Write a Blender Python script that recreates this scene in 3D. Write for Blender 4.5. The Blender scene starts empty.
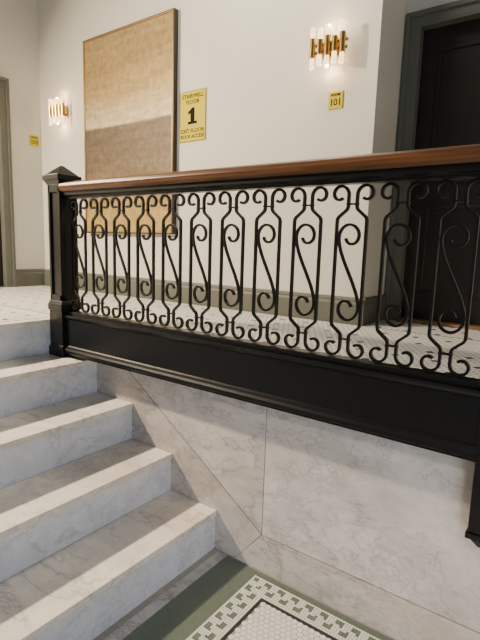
import bpy, math, random
from mathutils import Matrix, Vector
random.seed(3)
SC = bpy.context.scene
COL = SC.collection
PI = math.pi

# ------------------------------------------------------------------ materials
def new_mat(name):
    m = bpy.data.materials.new(name); m.use_nodes = True
    nt = m.node_tree
    return m, nt, nt.nodes['Principled BSDF']
def N(nt, t, **kw):
    n = nt.nodes.new(t)
    for k, v in kw.items():
        if k.startswith('i_'):
            n.inputs[k[2:].replace('_', ' ')].default_value = v
        else:
            setattr(n, k, v)
    return n
def ramp(nt, stops, interp='LINEAR'):
    r = nt.nodes.new('ShaderNodeValToRGB'); r.color_ramp.interpolation = interp
    e = r.color_ramp.elements
    while len(e) < len(stops): e.new(0.5)
    for i, (p, c) in enumerate(stops):
        e[i].position = p
        e[i].color = (*c, 1) if len(c) == 3 else c
    return r
def mix(nt, a, b, fac, mode='MIX'):
    n = nt.nodes.new('ShaderNodeMix'); n.data_type = 'RGBA'; n.blend_type = mode
    for sock, v in ((n.inputs[0], fac), (n.inputs[6], a), (n.inputs[7], b)):
        if hasattr(v, 'is_linked') or hasattr(v, 'links'):
            nt.links.new(v, sock)
        else:
            sock.default_value = v if not isinstance(v, tuple) or len(v) == 4 else (*v, 1)
    return n.outputs[2]
def plain(name, col, rough=.5, metal=0, var=.06, scale=8, bump=0, bscale=60, spec=None):
    m, nt, b = new_mat(name)
    tc = N(nt, 'ShaderNodeTexCoord')
    no = N(nt, 'ShaderNodeTexNoise', i_Scale=scale, i_Detail=4.0)
    nt.links.new(tc.outputs['Object'], no.inputs['Vector'])
    r = ramp(nt, [(.3, tuple(c*(1-var) for c in col)), (.7, tuple(min(1, c*(1+var)) for c in col))])
    nt.links.new(no.outputs['Fac'], r.inputs['Fac'])
    nt.links.new(r.outputs['Color'], b.inputs['Base Color'])
    b.inputs['Roughness'].default_value = rough
    b.inputs['Metallic'].default_value = metal
    if spec is not None: b.inputs['Specular IOR Level'].default_value = spec
    if bump:
        n2 = N(nt, 'ShaderNodeTexNoise', i_Scale=bscale, i_Detail=3.0)
        nt.links.new(tc.outputs['Object'], n2.inputs['Vector'])
        bp = N(nt, 'ShaderNodeBump', i_Strength=bump, i_Distance=.002)
        nt.links.new(n2.outputs['Fac'], bp.inputs['Height'])
        nt.links.new(bp.outputs['Normal'], b.inputs['Normal'])
    return m
def marble(name, base, vein, stain, scale=1.0, offset=(0, 0, 0), rot=(0, 0, 0), amount=1.0, cloud=.14, rough=.28, smokew=.3, stainw=.6, crack=.8, veinw=1.0):
    """creamy stone with long branching diagonal grey veins, finer crackle, smoke and rusty stains"""
    m, nt, b = new_mat(name)
    L = nt.links.new
    tc = N(nt, 'ShaderNodeTexCoord')
    mp = N(nt, 'ShaderNodeMapping'); mp.inputs['Location'].default_value = offset
    mp.inputs['Rotation'].default_value = rot; mp.inputs['Scale'].default_value = (scale*.55, scale, scale*1.15)
    L(tc.outputs['Object'], mp.inputs['Vector'])
    mq = N(nt, 'ShaderNodeMapping'); mq.inputs['Location'].default_value = offset; mq.inputs['Scale'].default_value = (scale,)*3
    L(tc.outputs['Object'], mq.inputs['Vector'])
    def noise(src, sc, det, rgh, off=0.0, dist=0.0):
        o = N(nt, 'ShaderNodeVectorMath', operation='ADD'); o.inputs[1].default_value = (off, off*.7, -off)
        L(src.outputs['Vector'], o.inputs[0])
        n = N(nt, 'ShaderNodeTexNoise', i_Scale=sc, i_Detail=det, i_Roughness=rgh, i_Distortion=dist)
        L(o.outputs[0], n.inputs['Vector']); return n.outputs['Fac']
    def contour(fac, lvl, stops):
        s1 = N(nt, 'ShaderNodeMath', operation='SUBTRACT'); s1.inputs[1].default_value = lvl; L(fac, s1.inputs[0])
        ab = N(nt, 'ShaderNodeMath', operation='ABSOLUTE'); L(s1.outputs[0], ab.inputs[0])
        r = ramp(nt, [(p, (v, v, v)) for p, v in stops]); L(ab.outputs[0], r.inputs['Fac']); return r.outputs['Color']
    def fade(fac, lo, hi, lov=.0):
        r = ramp(nt, [(lo, (lov,)*3), (hi, (1, 1, 1))]); L(fac, r.inputs['Fac']); return r.outputs['Color']
    def mul(a, c):
        n = N(nt, 'ShaderNodeMath', operation='MULTIPLY'); L(a, n.inputs[0])
        if isinstance(c, float): n.inputs[1].default_value = c
        else: L(c, n.inputs[1])
        return n.outputs[0]
    def mx(a, c):
        n = N(nt, 'ShaderNodeMath', operation='MAXIMUM'); L(a, n.inputs[0]); L(c, n.inputs[1]); return n.outputs[0]
    na = noise(mp, 2.8, 10.0, .60, 0.0, .3)
    nb = noise(mp, 5.5, 10.0, .62, 4.3, .25)
    f1 = fade(noise(mq, 1.6, 4.0, .5, 13.0), .38, .56, .10)
    f2 = fade(noise(mq, 2.3, 4.0, .5, 17.0), .42, .58)
    big = mul(mul(contour(na, .5, [(0, 1), (.006, .85), (.014, .38), (.045, 0)]), f1), float(veinw))
    big2 = mul(mul(contour(na, .435, [(0, .75), (.006, .55), (.014, .22), (.035, 0)]), f2), float(veinw))
    halo = mul(mul(contour(na, .47, [(0, 1), (.05, .6), (.13, 0)]), f1), float(smokew))
    med = mul(mul(contour(nb, .5, [(0, 1), (.009, .65), (.025, .2), (.06, 0)]), f2), .8*veinw)
    mot = mul(fade(noise(mp, 4.8, 11.0, .74, 29.0), .48, .74), float(smokew))
    dn = N(nt, 'ShaderNodeTexNoise', i_Scale=2.2, i_Detail=11.0, i_Roughness=.66); L(mq.outputs['Vector'], dn.inputs['Vector'])
    sub = N(nt, 'ShaderNodeVectorMath', operation='SUBTRACT'); sub.inputs[1].default_value = (.5, .5, .5); L(dn.outputs['Color'], sub.inputs[0])
    scl = N(nt, 'ShaderNodeVectorMath', operation='SCALE'); scl.inputs['Scale'].default_value = .85; L(sub.outputs[0], scl.inputs[0])
    add = N(nt, 'ShaderNodeVectorMath', operation='ADD'); L(mp.outputs['Vector'], add.inputs[0]); L(scl.outputs[0], add.inputs[1])
    def crk(sc, w, lo, hi, off):
        vo = N(nt, 'ShaderNodeTexVoronoi', feature='DISTANCE_TO_EDGE', i_Scale=sc); L(add.outputs[0], vo.inputs['Vector'])
        rv = ramp(nt, [(0, (1, 1, 1)), (w, (.55,)*3), (w*3.0, (0, 0, 0))]); L(vo.outputs['Distance'], rv.inputs['Fac'])
        return mul(rv.outputs['Color'], fade(noise(mq, 2.4, 4.0, .5, off), lo, hi))
    cr = mul(mx(crk(3.2, .014, .40, .54, 41.0), mul(crk(8.0, .028, .44, .58, 47.0), .75)), float(crack))
    allv = mx(mx(mx(big, big2), med), mx(cr, mx(halo, mot)))
    am = N(nt, 'ShaderNodeMath', operation='MULTIPLY'); am.inputs[1].default_value = amount; am.use_clamp = True
    L(allv, am.inputs[0])
    rc = ramp(nt, [(.36, tuple(c*(1-cloud) for c in base)), (.6, base)])
    L(noise(mq, 4.5, 9.0, .66, 37.0), rc.inputs['Fac'])
    st = mul(fade(noise(mp, 1.6, 7.0, .62, 21.0), .46, .68), float(stainw))
    c1 = mix(nt, rc.outputs['Color'], stain, st)
    out = mix(nt, c1, vein, am.outputs[0])
    L(out, b.inputs['Base Color'])
    b.inputs['Roughness'].default_value = rough
    return m

M = {}
M['wall'] = plain('cream_paint', (.585, .56, .49), .75, var=.02, scale=3, bump=.15, bscale=180)
M['trim'] = plain('grey_taupe_trim', (.113, .114, .094), .5, var=.05, spec=.3)
M['iron'] = plain('black_iron', (.003, .0033, .004), .34, 0, .2, 20, .2, 120, .32)
M['door'] = plain('dark_door', (.016, .011, .0078), .45, 0, .2, 6, spec=.35)
M['brass'] = plain('brass', (.50, .33, .11), .28, 1.0, .06)
M['gold'] = plain('gold_plate', (.53, .43, .026), .6, 0, .05, 30, spec=.12)
M['ink'] = plain('dark_lettering', (.006, .006, .004), .7, spec=.1)
M['frame'] = plain('dark_frame_edge', (.035, .024, .013), .4, .2, .1)
M['framegold'] = plain('gold_frame_face', (.30, .20, .075), .4, .6, .1)
M['green'] = plain('green_terrazzo', (.105, .136, .105), .35, 0, .2, 160)
M['greentile'] = plain('green_tile', (.120, .165, .113), .35, 0, .25, 40)
M['darkline'] = plain('dark_line_tile', (.018, .026, .02), .35, 0, .25, 40)
M['white'] = plain('white_tile', (.80, .775, .72), .3, 0, .06, 25)
M['grout'] = plain('grey_grout', (.34, .325, .29), .8, 0, .1, 30)
M['landgrout'] = plain('landing_grout', (.36, .345, .31), .8, 0, .1, 30)
M['landtile'] = plain('landing_tile', (.78, .76, .71), .3, 0, .05, 25)
M['darktile'] = plain('dark_tile', (.025, .03, .025), .35)
M['threshold'] = plain('wood_threshold', (.20, .10, .045), .45, 0, .2, 20)
M['joint'] = plain('dark_joint', (.04, .035, .03), .8)
M['tread'] = marble('tread_marble', (.88, .815, .725), (.30, .275, .26), (.73, .61, .47), 1.35, (3.1, .4, 1.7), (0, 0, .9), .75, smokew=.18, crack=.5, veinw=.75)
M['riser'] = marble('riser_marble_daylight_tint', (.80, .82, .865), (.29, .295, .33), (.70, .69, .70), 1.45, (1.1, 2.4, 5.7), (.9, .3, 1.2), .7, smokew=.16, crack=.5, veinw=.65)  # base tinted blue, cool daylight on the risers put into the colour
M['panelA'] = marble('wall_marble_a', (.665, .615, .575), (.185, .17, .168), (.55, .47, .405), 1.35, (0.3, 0, .2), (0, -.75, 0), .85, smokew=.42, crack=.7, veinw=.8)
M['panelB'] = marble('wall_marble_b', (.625, .565, .52), (.185, .165, .157), (.50, .415, .345), 1.35, (4.3, 2, 1.2), (0, -.7, 0), .82, smokew=.4, crack=.65, veinw=.8)
M['panelC'] = marble('wall_marble_c', (.575, .515, .465), (.175, .152, .14), (.46, .37, .30), 1.35, (7.3, 1, 3.2), (0, -.6, 0), .82, smokew=.4, crack=.65, veinw=.8)
M['strip'] = marble('floor_strip_marble', (.52, .50, .49), (.17, .17, .18), (.45, .41, .37), 1.5, (2, 7, 1), (0, 0, .5), .8)

def wood():
    m, nt, b = new_mat('handrail_wood'); L = nt.links.new
    tc = N(nt, 'ShaderNodeTexCoord'); mp = N(nt, 'ShaderNodeMapping'); mp.inputs['Scale'].default_value = (1.2, 26, 26)
    L(tc.outputs['Object'], mp.inputs['Vector'])
    no = N(nt, 'ShaderNodeTexNoise', i_Scale=2.0, i_Detail=6.0, i_Distortion=.6); L(mp.outputs['Vector'], no.inputs['Vector'])
    r = ramp(nt, [(.3, (.055, .020, .0075)), (.55, (.115, .045, .016)), (.75, (.165, .070, .026))])
    L(no.outputs['Fac'], r.inputs['Fac']); L(r.outputs['Color'], b.inputs['Base Color'])
    b.inputs['Roughness'].default_value = .33; b.inputs['Specular IOR Level'].default_value = .35
    return m
M['wood'] = wood()
def canvas_mat(h):
    m, nt, b = new_mat('gold_abstract_canvas'); L = nt.links.new
    tc = N(nt, 'ShaderNodeTexCoord')
    sep = N(nt, 'ShaderNodeSeparateXYZ'); L(tc.outputs['Object'], sep.inputs[0])
    mp = N(nt, 'ShaderNodeMapping'); mp.inputs['Scale'].default_value = (.9, 1, 9)
    L(tc.outputs['Object'], mp.inputs['Vector'])
    no = N(nt, 'ShaderNodeTexNoise', i_Scale=1.6, i_Detail=8.0, i_Roughness=.68); L(mp.outputs['Vector'], no.inputs['Vector'])
    a = N(nt, 'ShaderNodeMath', operation='MULTIPLY_ADD'); a.inputs[1].default_value = .016; a.inputs[2].default_value = -.008
    L(no.outputs['Fac'], a.inputs[0])
    z = N(nt, 'ShaderNodeMath', operation='DIVIDE'); z.inputs[1].default_value = h; L(sep.outputs['Z'], z.inputs[0])
    s = N(nt, 'ShaderNodeMath', operation='ADD'); L(z.outputs[0], s.inputs[0]); L(a.outputs[0], s.inputs[1])
    r = ramp(nt, [(0, (.42, .295, .10)), (.14, (.34, .24, .095)), (.24, (.21, .15, .08)), (.32, (.15, .113, .074)), (.45, (.13, .099, .068)),
                  (.540, (.128, .097, .067)), (.552, (.46, .38, .25)), (.61, (.40, .315, .185)), (.70, (.31, .222, .10)), (.86, (.26, .18, .073)), (1, (.30, .215, .10))])
    L(s.outputs[0], r.inputs['Fac'])
    n2 = N(nt, 'ShaderNodeTexNoise', i_Scale=18.0, i_Detail=10.0, i_Roughness=.78); L(tc.outputs['Object'], n2.inputs['Vector'])
    r2 = ramp(nt, [(.36, (.70, .70, .70)), (.5, (.98, .98, .98)), (.64, (1.24, 1.21, 1.15))]); L(n2.outputs['Fac'], r2.inputs['Fac'])
    rb = ramp(nt, [(.36, (.84, .835, .82)), (.64, (1.14, 1.13, 1.1))]); L(no.outputs['Fac'], rb.inputs['Fac'])
    c1 = mix(nt, r.outputs['Color'], rb.outputs['Color'], 1.0, 'MULTIPLY')
    L(mix(nt, c1, r2.outputs['Color'], 1.0, 'MULTIPLY'), b.inputs['Base Color'])
    b.inputs['Roughness'].default_value = .5; b.inputs['Metallic'].default_value = .2; b.inputs['Specular IOR Level'].default_value = .15
    bp = N(nt, 'ShaderNodeBump', i_Strength=.3, i_Distance=.004); L(n2.outputs['Fac'], bp.inputs['Height']); L(bp.outputs['Normal'], b.inputs['Normal'])
    return m
def glow():
    m, nt, b = new_mat('lit_glass'); L = nt.links.new
    tc = N(nt, 'ShaderNodeTexCoord'); no = N(nt, 'ShaderNodeTexNoise', i_Scale=40.0); L(tc.outputs['Object'], no.inputs['Vector'])
    r = ramp(nt, [(.3, (1, .62, .28)), (.7, (1, .80, .50))]); L(no.outputs['Fac'], r.inputs['Fac'])
    L(r.outputs['Color'], b.inputs['Emission Color']); b.inputs['Emission Strength'].default_value = 2.4
    b.inputs['Base Color'].default_value = (.6, .5, .35, 1); b.inputs['Roughness'].default_value = .08
    b.inputs['Transmission Weight'].default_value = .3; b.inputs['IOR'].default_value = 1.4
    return m
M['glow'] = glow()

# ------------------------------------------------------------------ mesh helpers
class MB:
    def __init__(s): s.v = []; s.f = []
    def add(s, v, f):
        n = len(s.v); s.v += [tuple(p) for p in v]; s.f += [tuple(i+n for i in q) for q in f]; return s
    def box(s, x0, x1, y0, y1, z0, z1):
        return s.add([(x0,y0,z0),(x1,y0,z0),(x1,y1,z0),(x0,y1,z0),(x0,y0,z1),(x1,y0,z1),(x1,y1,z1),(x0,y1,z1)],
                     [(3,2,1,0),(4,5,6,7),(0,1,5,4),(1,2,6,5),(2,3,7,6),(3,0,4,7)])
    def frustum(s, cx, cy, a, b, z0, z1):
        return s.add([(cx-a,cy-a,z0),(cx+a,cy-a,z0),(cx+a,cy+a,z0),(cx-a,cy+a,z0),(cx-b,cy-b,z1),(cx+b,cy-b,z1),(cx+b,cy+b,z1),(cx-b,cy+b,z1)],
                     [(3,2,1,0),(4,5,6,7),(0,1,5,4),(1,2,6,5),(2,3,7,6),(3,0,4,7)])
    def prism_xz(s, poly, y0, y1):
        n = len(poly)
        v = [(x,y0,z) for x,z in poly] + [(x,y1,z) for x,z in poly]
        return s.add(v, [tuple(range(n)), tuple(range(2*n-1, n-1, -1))] + [((i+1)%n, i, i+n, (i+1)%n+n) for i in range(n)])
    def extrude_x(s, prof, x0, x1):
        n = len(prof)
        v = [(x0,y,z) for y,z in prof] + [(x1,y,z) for y,z in prof]
        return s.add(v, [tuple(range(n-1,-1,-1)), tuple(range(n, 2*n))] + [(i, (i+1)%n, (i+1)%n+n, i+n) for i in range(n)])
    def cyl(s, cx, cy, z0, z1, r, n=20, r1=None):
        r1 = r if r1 is None else r1
        v = [(cx+r*math.cos(2*PI*i/n), cy+r*math.sin(2*PI*i/n), z0) for i in range(n)] + [(cx+r1*math.cos(2*PI*i/n), cy+r1*math.sin(2*PI*i/n), z1) for i in range(n)]
        return s.add(v, [tuple(range(n-1,-1,-1)), tuple(range(n,2*n))] + [(i,(i+1)%n,(i+1)%n+n,i+n) for i in range(n)])
    def lathe(s, cx, cy, prof, n=24):
        k = len(prof); v = []
        for r, z in prof: v += [(cx+r*math.cos(2*PI*i/n), cy+r*math.sin(2*PI*i/n), z) for i in range(n)]
        f = [(j*n+i, j*n+(i+1)%n, (j+1)*n+(i+1)%n, (j+1)*n+i) for j in range(k-1) for i in range(n)]
        f += [tuple(range(n-1,-1,-1)), tuple(range((k-1)*n, k*n))]
        return s.add(v, f)
    def ribbon(s, pts, w, y0, y1):
        n = len(pts); v = []
        for i, (x, z) in enumerate(pts):
            a = pts[max(i-1,0)]; b = pts[min(i+1,n-1)]
            dx, dz = b[0]-a[0], b[1]-a[1]; l = math.hypot(dx,dz) or 1
            nx, nz = -dz/l*w/2, dx/l*w/2
            v += [(x+nx,y0,z+nz),(x-nx,y0,z-nz),(x-nx,y1,z-nz),(x+nx,y1,z+nz)]
        f = [(0,1,2,3), ((n-1)*4+3,(n-1)*4+2,(n-1)*4+1,(n-1)*4)]
        for i in range(n-1):
            for k in range(4):
                f.append((i*4+k, i*4+4+k, i*4+4+(k+1)%4, i*4+(k+1)%4))
        return s.add(v, f)
    def build(s, name, mat, parent=None, loc=(0,0,0), bevel=0, smooth=False, origin=None):
        o0 = origin or (0,0,0)
        me = bpy.data.meshes.new(name)
        me.from_pydata([(x-o0[0], y-o0[1], z-o0[2]) for x,y,z in s.v], [], s.f)
        me.validate()
        import bmesh
        bm = bmesh.new(); bm.from_mesh(me); bmesh.ops.recalc_face_normals(bm, faces=bm.faces); bm.to_mesh(me); bm.free()
        me.materials.append(mat)
        o = bpy.data.objects.new(name, me); COL.objects.link(o)
        o.parent = parent; o.location = loc
        if bevel:
            b = o.modifiers.new('bevel', 'BEVEL'); b.width = bevel; b.segments = 2; b.limit_method = 'ANGLE'; b.angle_limit = .6
        if smooth:
            for p in me.polygons: p.use_smooth = True
        return o
def tag(o, label=None, cat=None, group=None, kind=None):
    if label: o['label'] = label
    if cat: o['category'] = cat
    if group: o['group'] = group
    if kind: o['kind'] = kind
    return o
def empty(name, loc):
    o = bpy.data.objects.new(name, None); COL.objects.link(o); o.location = loc; o.empty_display_size = .1
    return o
def text_mesh(lines, bold=.0012):
    mb = MB()
    for s, size, x, z in lines:
        cu = bpy.data.curves.new('lettering', 'FONT'); cu.body = s; cu.size = size; cu.align_x = 'CENTER'; cu.align_y = 'CENTER'
        cu.extrude = .0006; cu.resolution_u = 3; cu.offset = bold
        o = bpy.data.objects.new('lettering', cu); COL.objects.link(o)
        bpy.context.view_layer.update()
        me = bpy.data.meshes.new_from_object(o.evaluated_get(bpy.context.evaluated_depsgraph_get()))
        mb.add([(v.co.x+x, -v.co.z, v.co.y+z) for v in me.vertices], [tuple(p.vertices) for p in me.polygons])
        bpy.data.objects.remove(o); bpy.data.curves.remove(cu); bpy.data.meshes.remove(me)
    return mb

# ------------------------------------------------------------------ dimensions (metres)
RISE, RUN = .2142, .32
X1 = -1.4265
LAND = RISE*5
XL = X1-RUN*4
YW = 1.80
YB = 2.99
XE = -4.86
XC = -1.206
YD = 3.42
TOP = 4.3
XR = 1.2

S = lambda o: tag(o, kind='structure')
# ------------------------------------------------------------------ lower floor
YN = -1.0
fl = S(MB().box(-1.45, XR, YN, 1.9, -.1, 0).build('floor', M['grout']))
MB().box(-1.40, -1.343, YN, 1.789, 0, .0025).build('marble_strip', M['strip'], fl)
MB().box(-1.341, -1.147, YN, 1.789, 0, .0025).box(-1.147, XR, 1.757, 1.789, 0, .0025).build('green_border', M['green'], fl)
T = .0120
NR = 9
wb, gb = MB(), MB()
def tile_quad(mb, x, y, sx, sy, g=.0020):
    z = .0024
    mb.add([(x+g/2,y+g/2,z),(x+sx-g/2,y+g/2,z),(x+sx-g/2,y+sy-g/2,z),(x+g/2,y+sy-g/2,z)], [(0,1,2,3)])
# stepped blocks, six tiles to the repeat
KEY = {1: (0, 1, 2), 2: (0, 1, 2), 3: (2,), 4: (5,), 5: (3, 4, 5), 6: (3, 4, 5)}
def is_green(row, k): return row in KEY and (k % 6) in KEY[row]
BX, BY = -1.147, 1.757
for row in range(NR):
    k = 0
    while True:
        x = BX + row*T + k*T
        if x > XR-.02: break
        tile_quad(gb if is_green(row, k+row) and k+row > 0 else wb, x, BY-(row+1)*T, T, T); k += 1
    k = 1
    while True:
        y = BY - row*T - (k+1)*T
        if y < YN+.02: break
        tile_quad(gb if is_green(row, k+row) else wb, BX+row*T, y, T, T); k += 1
wb.build('white_border_tiles', M['white'], fl); gb.build('green_border_tiles', M['greentile'], fl)
IX, IY = BX+NR*T, BY-NR*T
MB().box(IX+.001, IX+.015, YN, IY-.001, 0, .0024).box(IX+.015, XR, IY-.015, IY-.001, 0, .0024).build('inner_border_line', M['darkline'], fl)
def hexes(rects, s, z, dark=None, x0=0, y0=0, fill=.92):
    wm, dm = MB(), MB(); r = s/math.sqrt(3); rr = r*fill
    ang = [PI/6+PI/3*i for i in range(6)]
    off = [(rr*math.cos(a), rr*math.sin(a)) for a in ang]
    for (a, b, c, d) in rects:
        j0, j1 = int((c-y0)/(s*.866))-1, int((d-y0)/(s*.866))+2
        i0, i1 = int((a-x0)/s)-2, int((b-x0)/s)+2
        for j in range(j0, j1):
            y = y0+j*s*.866
            if y < c+r*.9 or y > d-r*.9: continue
            for i in range(i0, i1):
                x = x0+i*s+(j % 2)*s/2
                if x < a+s*.45 or x > b-s*.45: continue
                (dm if dark and dark(i, j) else wm).add([(x+p, y+q, z) for p, q in off], [(0,1,2,3,4,5)])
    return wm, dm
wm, dm = hexes([(IX+.015, .35, .35, IY-.015)], .0265, .0024, None, IX+.028, IY-.029, .91)
wm.build('hexagon_tiles', M['white'], fl)

# ------------------------------------------------------------------ upper landing floor
fu = S(MB().box(XE, XL-.052, YN, YW, LAND-.1, LAND).box(XE, XR, YW, YB, LAND-.1, LAND).box(XC, .05, YB, YD, LAND-.1, LAND).build('floor_landing', M['landgrout']))
def dark(i, j):
    return j % 6 == 0 and (i + (2 if (j//6) % 2 else 0)) % 5 == 0
wm, dm = hexes([(XE, -.1, YW+.02, YB-.02), (XE, XL-.075, .3, YW+.02), (XC, .05, YB-.02, YD)], .036, LAND+.0015, dark, fill=.88)
wm.build('hexagon_tiles', M['landtile'], fu); dm.build('dark_accent_tiles', M['darktile'], fu)

# ------------------------------------------------------------------ walls
S(MB().box(XE-.12, XC, YB, YD, LAND-.1, TOP).build('wall_back', M['wall']))
S(MB().box(.05, XR, YB, YD, LAND-.1, TOP).build('wall_right', M['wall']))
DT = LAND+1.955
DX0, DX1 = -1.11, -.14
W = .085
S(MB().box(XC, DX0-.004, YD, YD+.15, LAND-.1, TOP).box(DX1+.004, .05, YD, YD+.15, LAND-.1, TOP).box(DX0-.004, DX1+.004, YD, YD+.15, DT, TOP).build('wall_recess', M['wall']))
LY0, LY1 = 1.63, 2.56
S(MB().box(XE-.12, XE, LY1+.004, YB, LAND-.1, TOP).box(XE-.12, XE, YN, LY0-.004, LAND-.1, TOP).box(XE-.12, XE, LY0-.004, LY1+.004, DT, TOP).build('wall_left', M['wall']))
def bb_prof(y, d):
    return [(y, LAND), (y-d, LAND), (y-d, LAND+.135), (y-d*.65, LAND+.15), (y-d*.65, LAND+.165), (y-d*.2, LAND+.18), (y, LAND+.18)]
mb = MB().extrude_x(bb_prof(YB-.0005, .024), XE, XC+.024)
S(mb.build('baseboard_back', M['trim']))
def extrude_y(prof, y0, y1):
    return MB().prism_xz(prof, y0, y1)
px = [(XC+.0005+(YB-p[0]), p[1]) for p in bb_prof(YB, .024)]
S(extrude_y(px, YB-.024, YD).build('baseboard_recess', M['trim']))
px = [(XE+.0005+(YB-p[0]), p[1]) for p in bb_prof(YB, .024)]
S(extrude_y(px, LY1+W+.005, YB-.025).build('baseboard_left', M['trim']))

# doors ---------------------------------------------------------------
d1 = S(MB().box(DX0, DX1, YD+.06, YD+.105, LAND+.012, DT-.004).build('door_1', M['door'], bevel=.002))
tr = MB()
tr.box(DX0-W, DX0, YD-.022, YD+.0, LAND, DT+W).box(DX1, DX1+W, YD-.022, YD, LAND, DT+W).box(DX0, DX1, YD-.022, YD, DT, DT+W)
tr.box(DX0-W, DX0-W+.03, YD-.036, YD-.022, LAND, DT+W).box(DX0-W+.03, DX1+W, YD-.036, YD-.022, DT+W-.03, DT+W)
tr.box(DX0-.003, DX0+.012, YD-.022, YD+.055, LAND, DT).box(DX1-.012, DX1+.003, YD-.022, YD+.055, LAND, DT).box(DX0+.012, DX1-.012, YD-.022, YD+.055, DT-.012, DT)
S(tr.build('trim_1', M['trim'], bevel=.003))
pm = MB()
def panel(mb, x0, x1, z0, z1, y, w=.022, d=.009):
    mb.box(x0, x1, y-d, y, z0, z0+w).box(x0, x1, y-d, y, z1-w, z1).box(x0, x0+w, y-d, y, z0+w, z1-w).box(x1-w, x1, y-d, y, z0+w, z1-w)
panel(pm, DX0+.12, DX1-.12, LAND+.95, DT-.14, YD+.06); panel(pm, DX0+.12, DX1-.12, LAND+.2, LAND+.8, YD+.06)
pm.build('panel_moulding', M['door'], d1, bevel=.004)
kb = MB().lathe(0, 0, [(.026, 0), (.026, .006), (.010, .012), (.010, .03), (.024, .038), (.028, .052), (.02, .064), (.006, .068)], 20)
k = kb.build('door_knob', M['brass'], d1, loc=(DX1-.07, YD+.059, LAND+.95)); k.rotation_euler = (PI/2, 0, 0)
S(MB().box(DX0+.013, DX1-.013, YD-.05, YD+.055, LAND+.0016, LAND+.02).build('trim_2', M['threshold'], bevel=.004))
d2 = S(MB().box(XE-.10, XE-.055, LY0, LY1, LAND+.01, DT-.004).build('door_2', M['door'], bevel=.002))
tr = MB()
tr.box(XE, XE+.022, LY1, LY1+W, LAND, DT+W).box(XE, XE+.022, LY0-W, LY0, LAND, DT+W).box(XE, XE+.022, LY0, LY1, DT, DT+W)
tr.box(XE+.022, XE+.036, LY1+W-.03, LY1+W, LAND, DT+W).box(XE+.022, XE+.036, LY0-W, LY1+W-.03, DT+W-.03, DT+W)
tr.box(XE-.05, XE+.022, LY1-.012, LY1+.003, LAND, DT).box(XE-.05, XE+.022, LY0-.003, LY0+.012, LAND, DT).box(XE-.05, XE+.022, LY0+.012, LY1-.012, DT-.012, DT)
S(tr.build('trim_3', M['trim'], bevel=.003))
for z0, z1 in ((LAND+.95, DT-.14), (LAND+.2, LAND+.8)):
    q = MB(); y0, y1, w, x, d = LY0+.12, LY1-.12, .022, XE-.055, .009
    q.box(x, x+d, y0, y1, z0, z0+w).box(x, x+d, y0, y1, z1-w, z1).box(x, x+d, y0, y0+w, z0+w, z1-w).box(x, x+d, y1-w, y1, z0+w, z1-w)
    q.build('panel_moulding', M['door'], d2, bevel=.004)

# marble stair wall ---------------------------------------------------
ZB = .19
ZT = .885
XS = -1.147
sl = RISE/RUN
g = .0022
ws = S(MB().box(-3.0, XR, YW+.014, YW+.13, .001, LAND-.105).build('wall_stair', M['joint']))
xd = XS - (ZT-ZB)/sl
MB().prism_xz([(XS+g, ZB+g), (XR, ZB+g), (XR, ZT), (XS+g, ZT)], YW, YW+.013).build('marble_panel', M['panelA'], ws)
MB().prism_xz([(XS-g, ZB+g*3), (XS-g, ZT), (xd+g*2, ZT)], YW, YW+.013).build('marble_panel', M['panelB'], ws)
MB().prism_xz([(-1.42, .002), (-1.30, .002), (XS-g*2, ZB-g), (xd-g, ZT), (-2.9, ZT), (-2.9, .6)], YW, YW+.013).build('marble_skirt', M['panelC'], ws)
MB().prism_xz([(-1.298, .0025), (XR, .0025), (XR, ZB-g), (XS, ZB-g)], YW-.004, YW+.013).build('marble_base', M['panelB'], ws)

# ------------------------------------------------------------------ staircase
st = empty('staircase', (X1, 1.0, 0))
tag(st, 'veined white marble staircase of broad steps climbing left to the landing', 'staircase')
og = tuple(st.location)
TH = .030
for k in range(1, 6):
    xn = X1-RUN*(k-1); z = RISE*k
    zt = z-TH
    MB().box(xn-.05, xn-.008, YN, YW-.001, RISE*(k-1)+(.0005 if k == 1 else .0), zt).build('riser', M['riser'], st, origin=og)
    if k < 5:
        MB().box(xn-RUN-.0075, xn, YN, YW-.001, zt, z).build('tread', M['tread'], st, bevel=.002, origin=og)
    else:
        MB().box(xn-.075, xn, YN, YW-.001, zt+.0005, z+.002).build('tread', M['tread'], st, bevel=.002, origin=og)

# ------------------------------------------------------------------ railing
YC = 1.737
XN1, XN2 = -2.616, -.188
rl = empty('stair_railing', (XN1, YC, .857))
tag(rl, 'black wrought iron scroll railing with brown wooden handrail along the landing', 'railing')
og = tuple(rl.location)
xa, xb = XN1+.061, XN2-.061
zt, zb = 1.902, 1.842
hp = [(YC-.050, zb), (YC-.062, zb+.012), (YC-.066, zb+.030), (YC-.058, zb+.047), (YC-.035, zt-.003), (YC, zt), (YC+.035, zt-.003), (YC+.058, zb+.047), (YC+.066, zb+.030), (YC+.062, zb+.012), (YC+.050, zb)]
MB().extrude_x(hp, xa-.004, xb+.004).build('handrail', M['wood'], rl, origin=og, bevel=.003)
MB().extrude_x([(YC-.042, zb), (YC-.042, 1.822), (YC-.026, 1.812), (YC-.026, 1.803), (YC+.026, 1.803), (YC+.026, 1.812), (YC+.042, 1.822), (YC+.042, zb)], xa, xb).build('top_rail', M['iron'], rl, origin=og, bevel=.002)
zs0, zs1 = 1.139, 1.803
MB().extrude_x([(YC-.030, zs0), (YC-.030, zs0-.022), (YC+.030, zs0-.022), (YC+.030, zs0)], xa, xb).build('bottom_rail', M['iron'], rl, origin=og, bevel=.002)
fy = YC-.042
MB().box(xa, xb, fy, YC+.030, .922, zs0-.022).build('base_panel', M['iron'], rl, origin=og)
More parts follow.
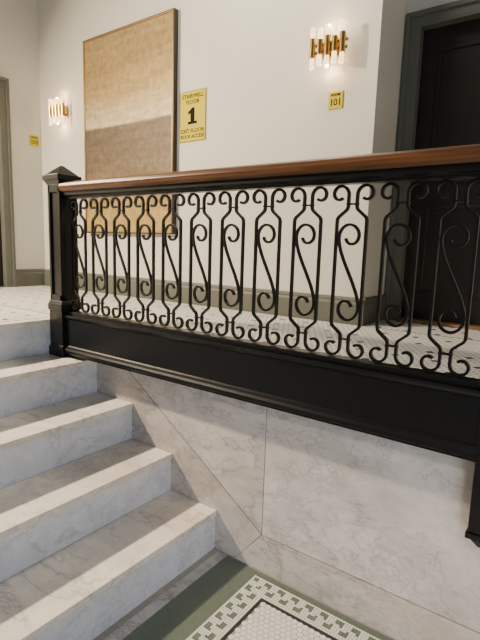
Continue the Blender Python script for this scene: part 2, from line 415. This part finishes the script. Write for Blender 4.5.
mb = MB().extrude_x([(fy, zs0-.022), (fy-.010, zs0-.022), (fy-.012, zs0-.030), (fy-.008, zs0-.042), (fy, zs0-.048)], xa, xb)
mb.build('upper_moulding', M['iron'], rl, origin=og)
mb = MB().extrude_x([(fy, .932), (fy-.007, .926), (fy-.012, .914), (fy-.018, .904), (fy-.018, .890), (fy-.012, .884), (fy-.012, .876), (YC+.03, .876), (YC+.03, .921), (fy, .921)], xa, xb)
mb.build('lower_moulding', M['iron'], rl, origin=og)
# scrolls and balusters
H = (zs1-zs0)/2; ZM = (zs1+zs0)/2
def arc(cx, cz, r0, r1, a0, a1, n=22, ez0=1.0, ez1=1.0):
    out = []
    for i in range(n+1):
        t = i/n; r = r0+(r1-r0)*t; a = math.radians(a0+(a1-a0)*t); e = ez0+(ez1-ez0)*t
        out.append((cx+r*math.cos(a), cz+r*e*math.sin(a)))
    return out
def bez(p0, p1, p2, p3, n=22):
    return [tuple((1-t)**3*a+3*(1-t)**2*t*b+3*(1-t)*t*t*c+t**3*d for a, b, c, d in zip(p0, p1, p2, p3)) for t in [i/n for i in range(n+1)]]
BW = .0098
PER = .1885
XM = .0595
def s_path():
    R = .0480
    c = .136
    top = arc(.0, c, .019, R, -165, 180, 42, 1.0, 1.18)
    mid = bez(top[-1], (top[-1][0], c-.080), (-top[-1][0], -c+.080), (-top[-1][0], -c))
    bot = [(-x, -z) for x, z in reversed(top)]
    return top + mid[1:-1] + bot
def bar_path():
    xn, xm, r = .0172, XM, .0352
    cz = H-r-.002
    top = arc(xn+r, cz, .0175, r, -130, 180, 32)
    half = top + [(xn, .262), (xn, .250), (xn+.0015, .243), (xn+.006, .236), (xm-.006, .211), (xm-.0015, .204), (xm, .196), (xm, .18)]
    lo = [(x, -z) for x, z in reversed(half)]
    return half + lo
SP, BP = s_path(), bar_path()
smesh = MB().ribbon(SP, BW, -.006, .006)
bmesh_ = MB().ribbon(BP, BW, -.007, .007).ribbon([(-x, z) for x, z in BP], BW, -.007, .007)
protos = None
for k in range(12):
    x = -.385-PER*k
    loc = (x-og[0], 0, ZM-og[2])
    if protos is None:
        protos = (bmesh_.build('baluster', M['iron'], rl, loc=loc), smesh.build('scroll', M['iron'], rl, loc=loc))
        cols = [MB().box(-.0235, .0235, -.009, .009, s*.258-.003, s*.258+.003).build('collar', M['iron'], protos[0]) for s in (-1, 1)]
    else:
        for src in protos:
            o = src.copy(); COL.objects.link(o); o.parent = rl; o.location = loc
            if src is protos[0]:
                for c0 in cols:
                    cc = c0.copy(); COL.objects.link(cc); cc.parent = o
def newel(cx, zbot, pendant):
    s = MB()
    a = .049
    s.box(cx-a, cx+a, YC-a, YC+a, 1.20, 1.885)
    for sx in (-1, 1):
        for sy in (-1, 1):
            x, y = cx+sx*.050, YC+sy*.050
            s.box(x-.010, x+.010, y-.010, y+.010, 1.20, 1.885)
    s.box(cx-.060, cx+.060, YC-.060, YC+.060, 1.20, 1.235).box(cx-.060, cx+.060, YC-.060, YC+.060, 1.84, 1.885)
    post = s.build('newel_post', M['iron'], rl, origin=og, bevel=.0025)
    c = MB().frustum(cx, YC, .062, .076, 1.885, 1.910).box(cx-.080, cx+.080, YC-.080, YC+.080, 1.910, 1.940).frustum(cx, YC, .072, .008, 1.940, 1.998)
    c.build('post_cap', M['iron'], post, origin=og, bevel=.002)
    b = MB().frustum(cx, YC, .072, .061, 1.175, 1.20).box(cx-.072, cx+.072, YC-.072, YC+.072, 1.14, 1.175)
    if not pendant:
        b.box(cx-.066, cx+.066, YC-.066, YC+.060, zbot+.07, 1.14)
        b.box(cx-.073, cx+.073, YC-.073, YC+.060, zbot, zbot+.055).frustum(cx, YC, .070, .064, zbot+.055, zbot+.07)
    else:
        b.box(cx-.060, cx+.060, YC-.060, YC+.060, zbot, 1.14)
    b.build('post_base', M['iron'], post, origin=og, bevel=.003)
    if pendant:
        p = MB().box(cx-.066, cx+.066, YC-.066, YC+.062, zbot-.022, zbot-.0005).frustum(cx, YC, .030, .056, zbot-.06, zbot-.0225)
        p.build('drop_end', M['iron'], post, origin=og, bevel=.003)
newel(XN1, .8575, False)
newel(XN2, .63, True)

# ------------------------------------------------------------------ painting
PX0, PX1, PZ0, PZ1 = -4.06, -2.885, 1.645, 3.392
pt = empty('painting', ((PX0+PX1)/2, YB, PZ0))
tag(pt, 'tall gold and bronze abstract painting in thin frame on the back wall', 'painting')
og2 = tuple(pt.location)
def rim(w0, w1, y0, y1):
    a, b, c, d = PX0+w0, PX1-w0, PZ0+w0, PZ1-w0
    t = w1-w0
    return MB().box(a, a+t, y0, y1, c, d).box(b-t, b, y0, y1, c, d).box(a+t, b-t, y0, y1, c, c+t).box(a+t, b-t, y0, y1, d-t, d)
rim(0, .007, YB-.046, YB-.001).build('picture_frame', M['frame'], pt, origin=og2, bevel=.001)
rim(.0075, .018, YB-.049, YB-.001).build('frame_face', M['framegold'], pt, origin=og2, bevel=.002)
w = .019
MB().box(PX0+w, PX1-w, YB-.04, YB-.004, PZ0+w, PZ1-w).build('canvas', canvas_mat(PZ1-PZ0), pt, origin=og2)

# ------------------------------------------------------------------ signs
def sign(name, label, cat, loc, w, h, lines, rotz=0, border=True, one=None, bold=.0012):
    r = empty(name, loc); tag(r, label, cat)
    r.rotation_euler = (0, 0, rotz)
    MB().box(-w/2, w/2, -.007, -.0005, -h/2, h/2).build('sign_plate', M['gold'], r, bevel=.0015)
    t = text_mesh(lines, bold)
    t.v = [(x, y-.0078, z) for x, y, z in t.v]
    if one:
        zc, hh = one
        t.prism_xz([(-.021, zc-hh/2), (.021, zc-hh/2), (.021, zc+hh/2), (-.003, zc+hh/2), (-.046, zc+hh/2-.030), (-.046, zc+hh/2-.050), (-.021, zc+hh/2-.040)], -.0086, -.0071)
        t.box(-.048, .048, -.0087, -.0071, zc-hh/2-.015, zc-hh/2+.004)
    if border:
        e = .003; q = .0020
        t.box(-w/2+e, w/2-e, -.0082, -.0071, -h/2+e, -h/2+e+q).box(-w/2+e, w/2-e, -.0082, -.0071, h/2-e-q, h/2-e)
        t.box(-w/2+e, -w/2+e+q, -.0082, -.0071, -h/2+e, h/2-e).box(w/2-e-q, w/2-e, -.0082, -.0071, -h/2+e, h/2-e)
    t.build('lettering', M['ink'], r)
    return r
sign('stairwell_sign', 'tall gold stairwell sign with a large numeral 1 beside the painting', 'sign', (-2.712, YB, 2.572), .275, .385,
     [('STAIRWELL', .044, 0, .150), ('FLOOR', .044, 0, .106), ('EXIT FLOOR', .044, 0, -.112), ('ROOF ACCESS', .0385, 0, -.155)], one=(.010, .108), bold=.0004)
sign('room_sign', 'small square gold room plaque reading 101 below the larger wall lamp', 'sign', (-1.474, YB, 2.511), .1, .105,
     [('ROOM', .022, 0, .033), ('1', .062, -.028, -.014), ('0', .058, 0, -.014), ('1', .062, .028, -.014)], 0, False, bold=.0008)
sign('room_sign', 'tiny distant gold room plaque next to the far left door frame', 'sign', (XE, 2.91, 2.58), .1, .105,
     [('ROOM', .022, 0, .033), ('103', .054, 0, -.014)], PI/2, False, bold=.0006)

# ------------------------------------------------------------------ sconces
def sconce(loc, label):
    r = empty('wall_sconce', loc); tag(r, label, 'wall lamp', 'brass wall lamps with glass tubes')
    MB().box(-.07, .07, -.014, -.0005, -.045, .045).build('back_plate', M['brass'], r, bevel=.004)
    MB().box(-.012, .012, -.055, -.014, -.012, .012).build('arm', M['brass'], r)
    b = MB()
    for z in (-.022, .022): b.box(-.128, .128, -.066, -.055, z-.009, z+.009)
    b.box(-.02, .02, -.064, -.055, -.013, .013)
    b.build('cross_bar', M['brass'], r, bevel=.002)
    for i in range(5):
        x = -.104+.052*i; y = -.085
        hh = .060 if i % 2 == 0 else .046
        t = MB().cyl(x, y, -hh, hh, .0185, 20).build('tube_holder', M['brass'], r, bevel=.002)
        for s in (-1, 1):
            z0, z1 = s*(hh+.001), s*(.124 if i % 2 == 0 else .110)
            MB().cyl(x, y, min(z0, z1), max(z0, z1), .0155, 18).build('glass_tube', M['glow'], t, bevel=.003)
    for s in (-1, 1):
        l = bpy.data.lights.new('sconce_bulb', 'POINT'); l.energy = 2.4; l.color = (1, .68, .35); l.shadow_soft_size = .012
        o = bpy.data.objects.new('sconce_bulb', l); COL.objects.link(o); o.location = (loc[0], loc[1]-.07, loc[2]+s*.12)
    return r
sconce((-1.515, YB, 2.822), 'lit brass five-tube wall lamp above the 101 room plaque')
sconce((-4.44, YB, 2.822), 'lit brass five-tube wall lamp at far left, left of the painting')

# ------------------------------------------------------------------ camera
c = bpy.data.cameras.new('camera'); cam = bpy.data.objects.new('camera', c); COL.objects.link(cam)
c.sensor_fit = 'HORIZONTAL'; c.sensor_width = 36; c.lens = 36; c.clip_start = .02
rt = Vector((.8034, .5936, .0311)).normalized()
bk = Vector((.5843, -.7981, .1507)); bk = (bk - rt*bk.dot(rt)).normalized()
up = bk.cross(rt)
m = Matrix.Identity(4)
for i in range(3):
    m[i][0] = rt[i]; m[i][1] = up[i]; m[i][2] = bk[i]
m.translation = (0, 0, 1.557)
cam.matrix_world = m
SC.camera = cam

# ------------------------------------------------------------------ light
def area(name, loc, target, size, power, col, sy=None):
    l = bpy.data.lights.new(name, 'AREA'); l.energy = power; l.size = size; l.color = col
    if sy: l.shape = 'RECTANGLE'; l.size_y = sy
    o = bpy.data.objects.new(name, l); COL.objects.link(o); o.location = loc
    o.rotation_euler = (Vector(target)-Vector(loc)).to_track_quat('-Z', 'Y').to_euler()
    return o
area('landing_ceiling_lamp', (-4.6, .3, 3.4), (-1.8, .8, .2), .16, 380, (1, .82, .59))
area('back_wall_fill', (-1.9, 2.3, 4.25), (-1.7, 2.95, 1.8), .5, 42, (1, .94, .82))  # added fill out of view, brightens the back wall; no fixture modelled
area('entrance_daylight', (2.3, -2.8, .9), (-1.2, 1.5, .5), 1.8, 105, (.75, .86, 1), 1.2)
sp = bpy.data.lights.new('lower_floor_fill_spot', 'SPOT'); sp.energy = 280; sp.color = (1, .94, .87); sp.spot_size = math.radians(32); sp.spot_blend = .7; sp.shadow_soft_size = .3  # added unseen spot, lifts the dim lower floor and marble wall
so = bpy.data.objects.new('lower_floor_fill_spot', sp); COL.objects.link(so); so.location = (1.2, -2.0, 3.6)
so.rotation_euler = (Vector((-.35, 1.65, .3))-so.location).to_track_quat('-Z', 'Y').to_euler()
w = bpy.data.worlds.new('world'); SC.world = w; w.use_nodes = True
bg = w.node_tree.nodes['Background']; bg.inputs[0].default_value = (.97, .97, .98, 1); bg.inputs[1].default_value = .12
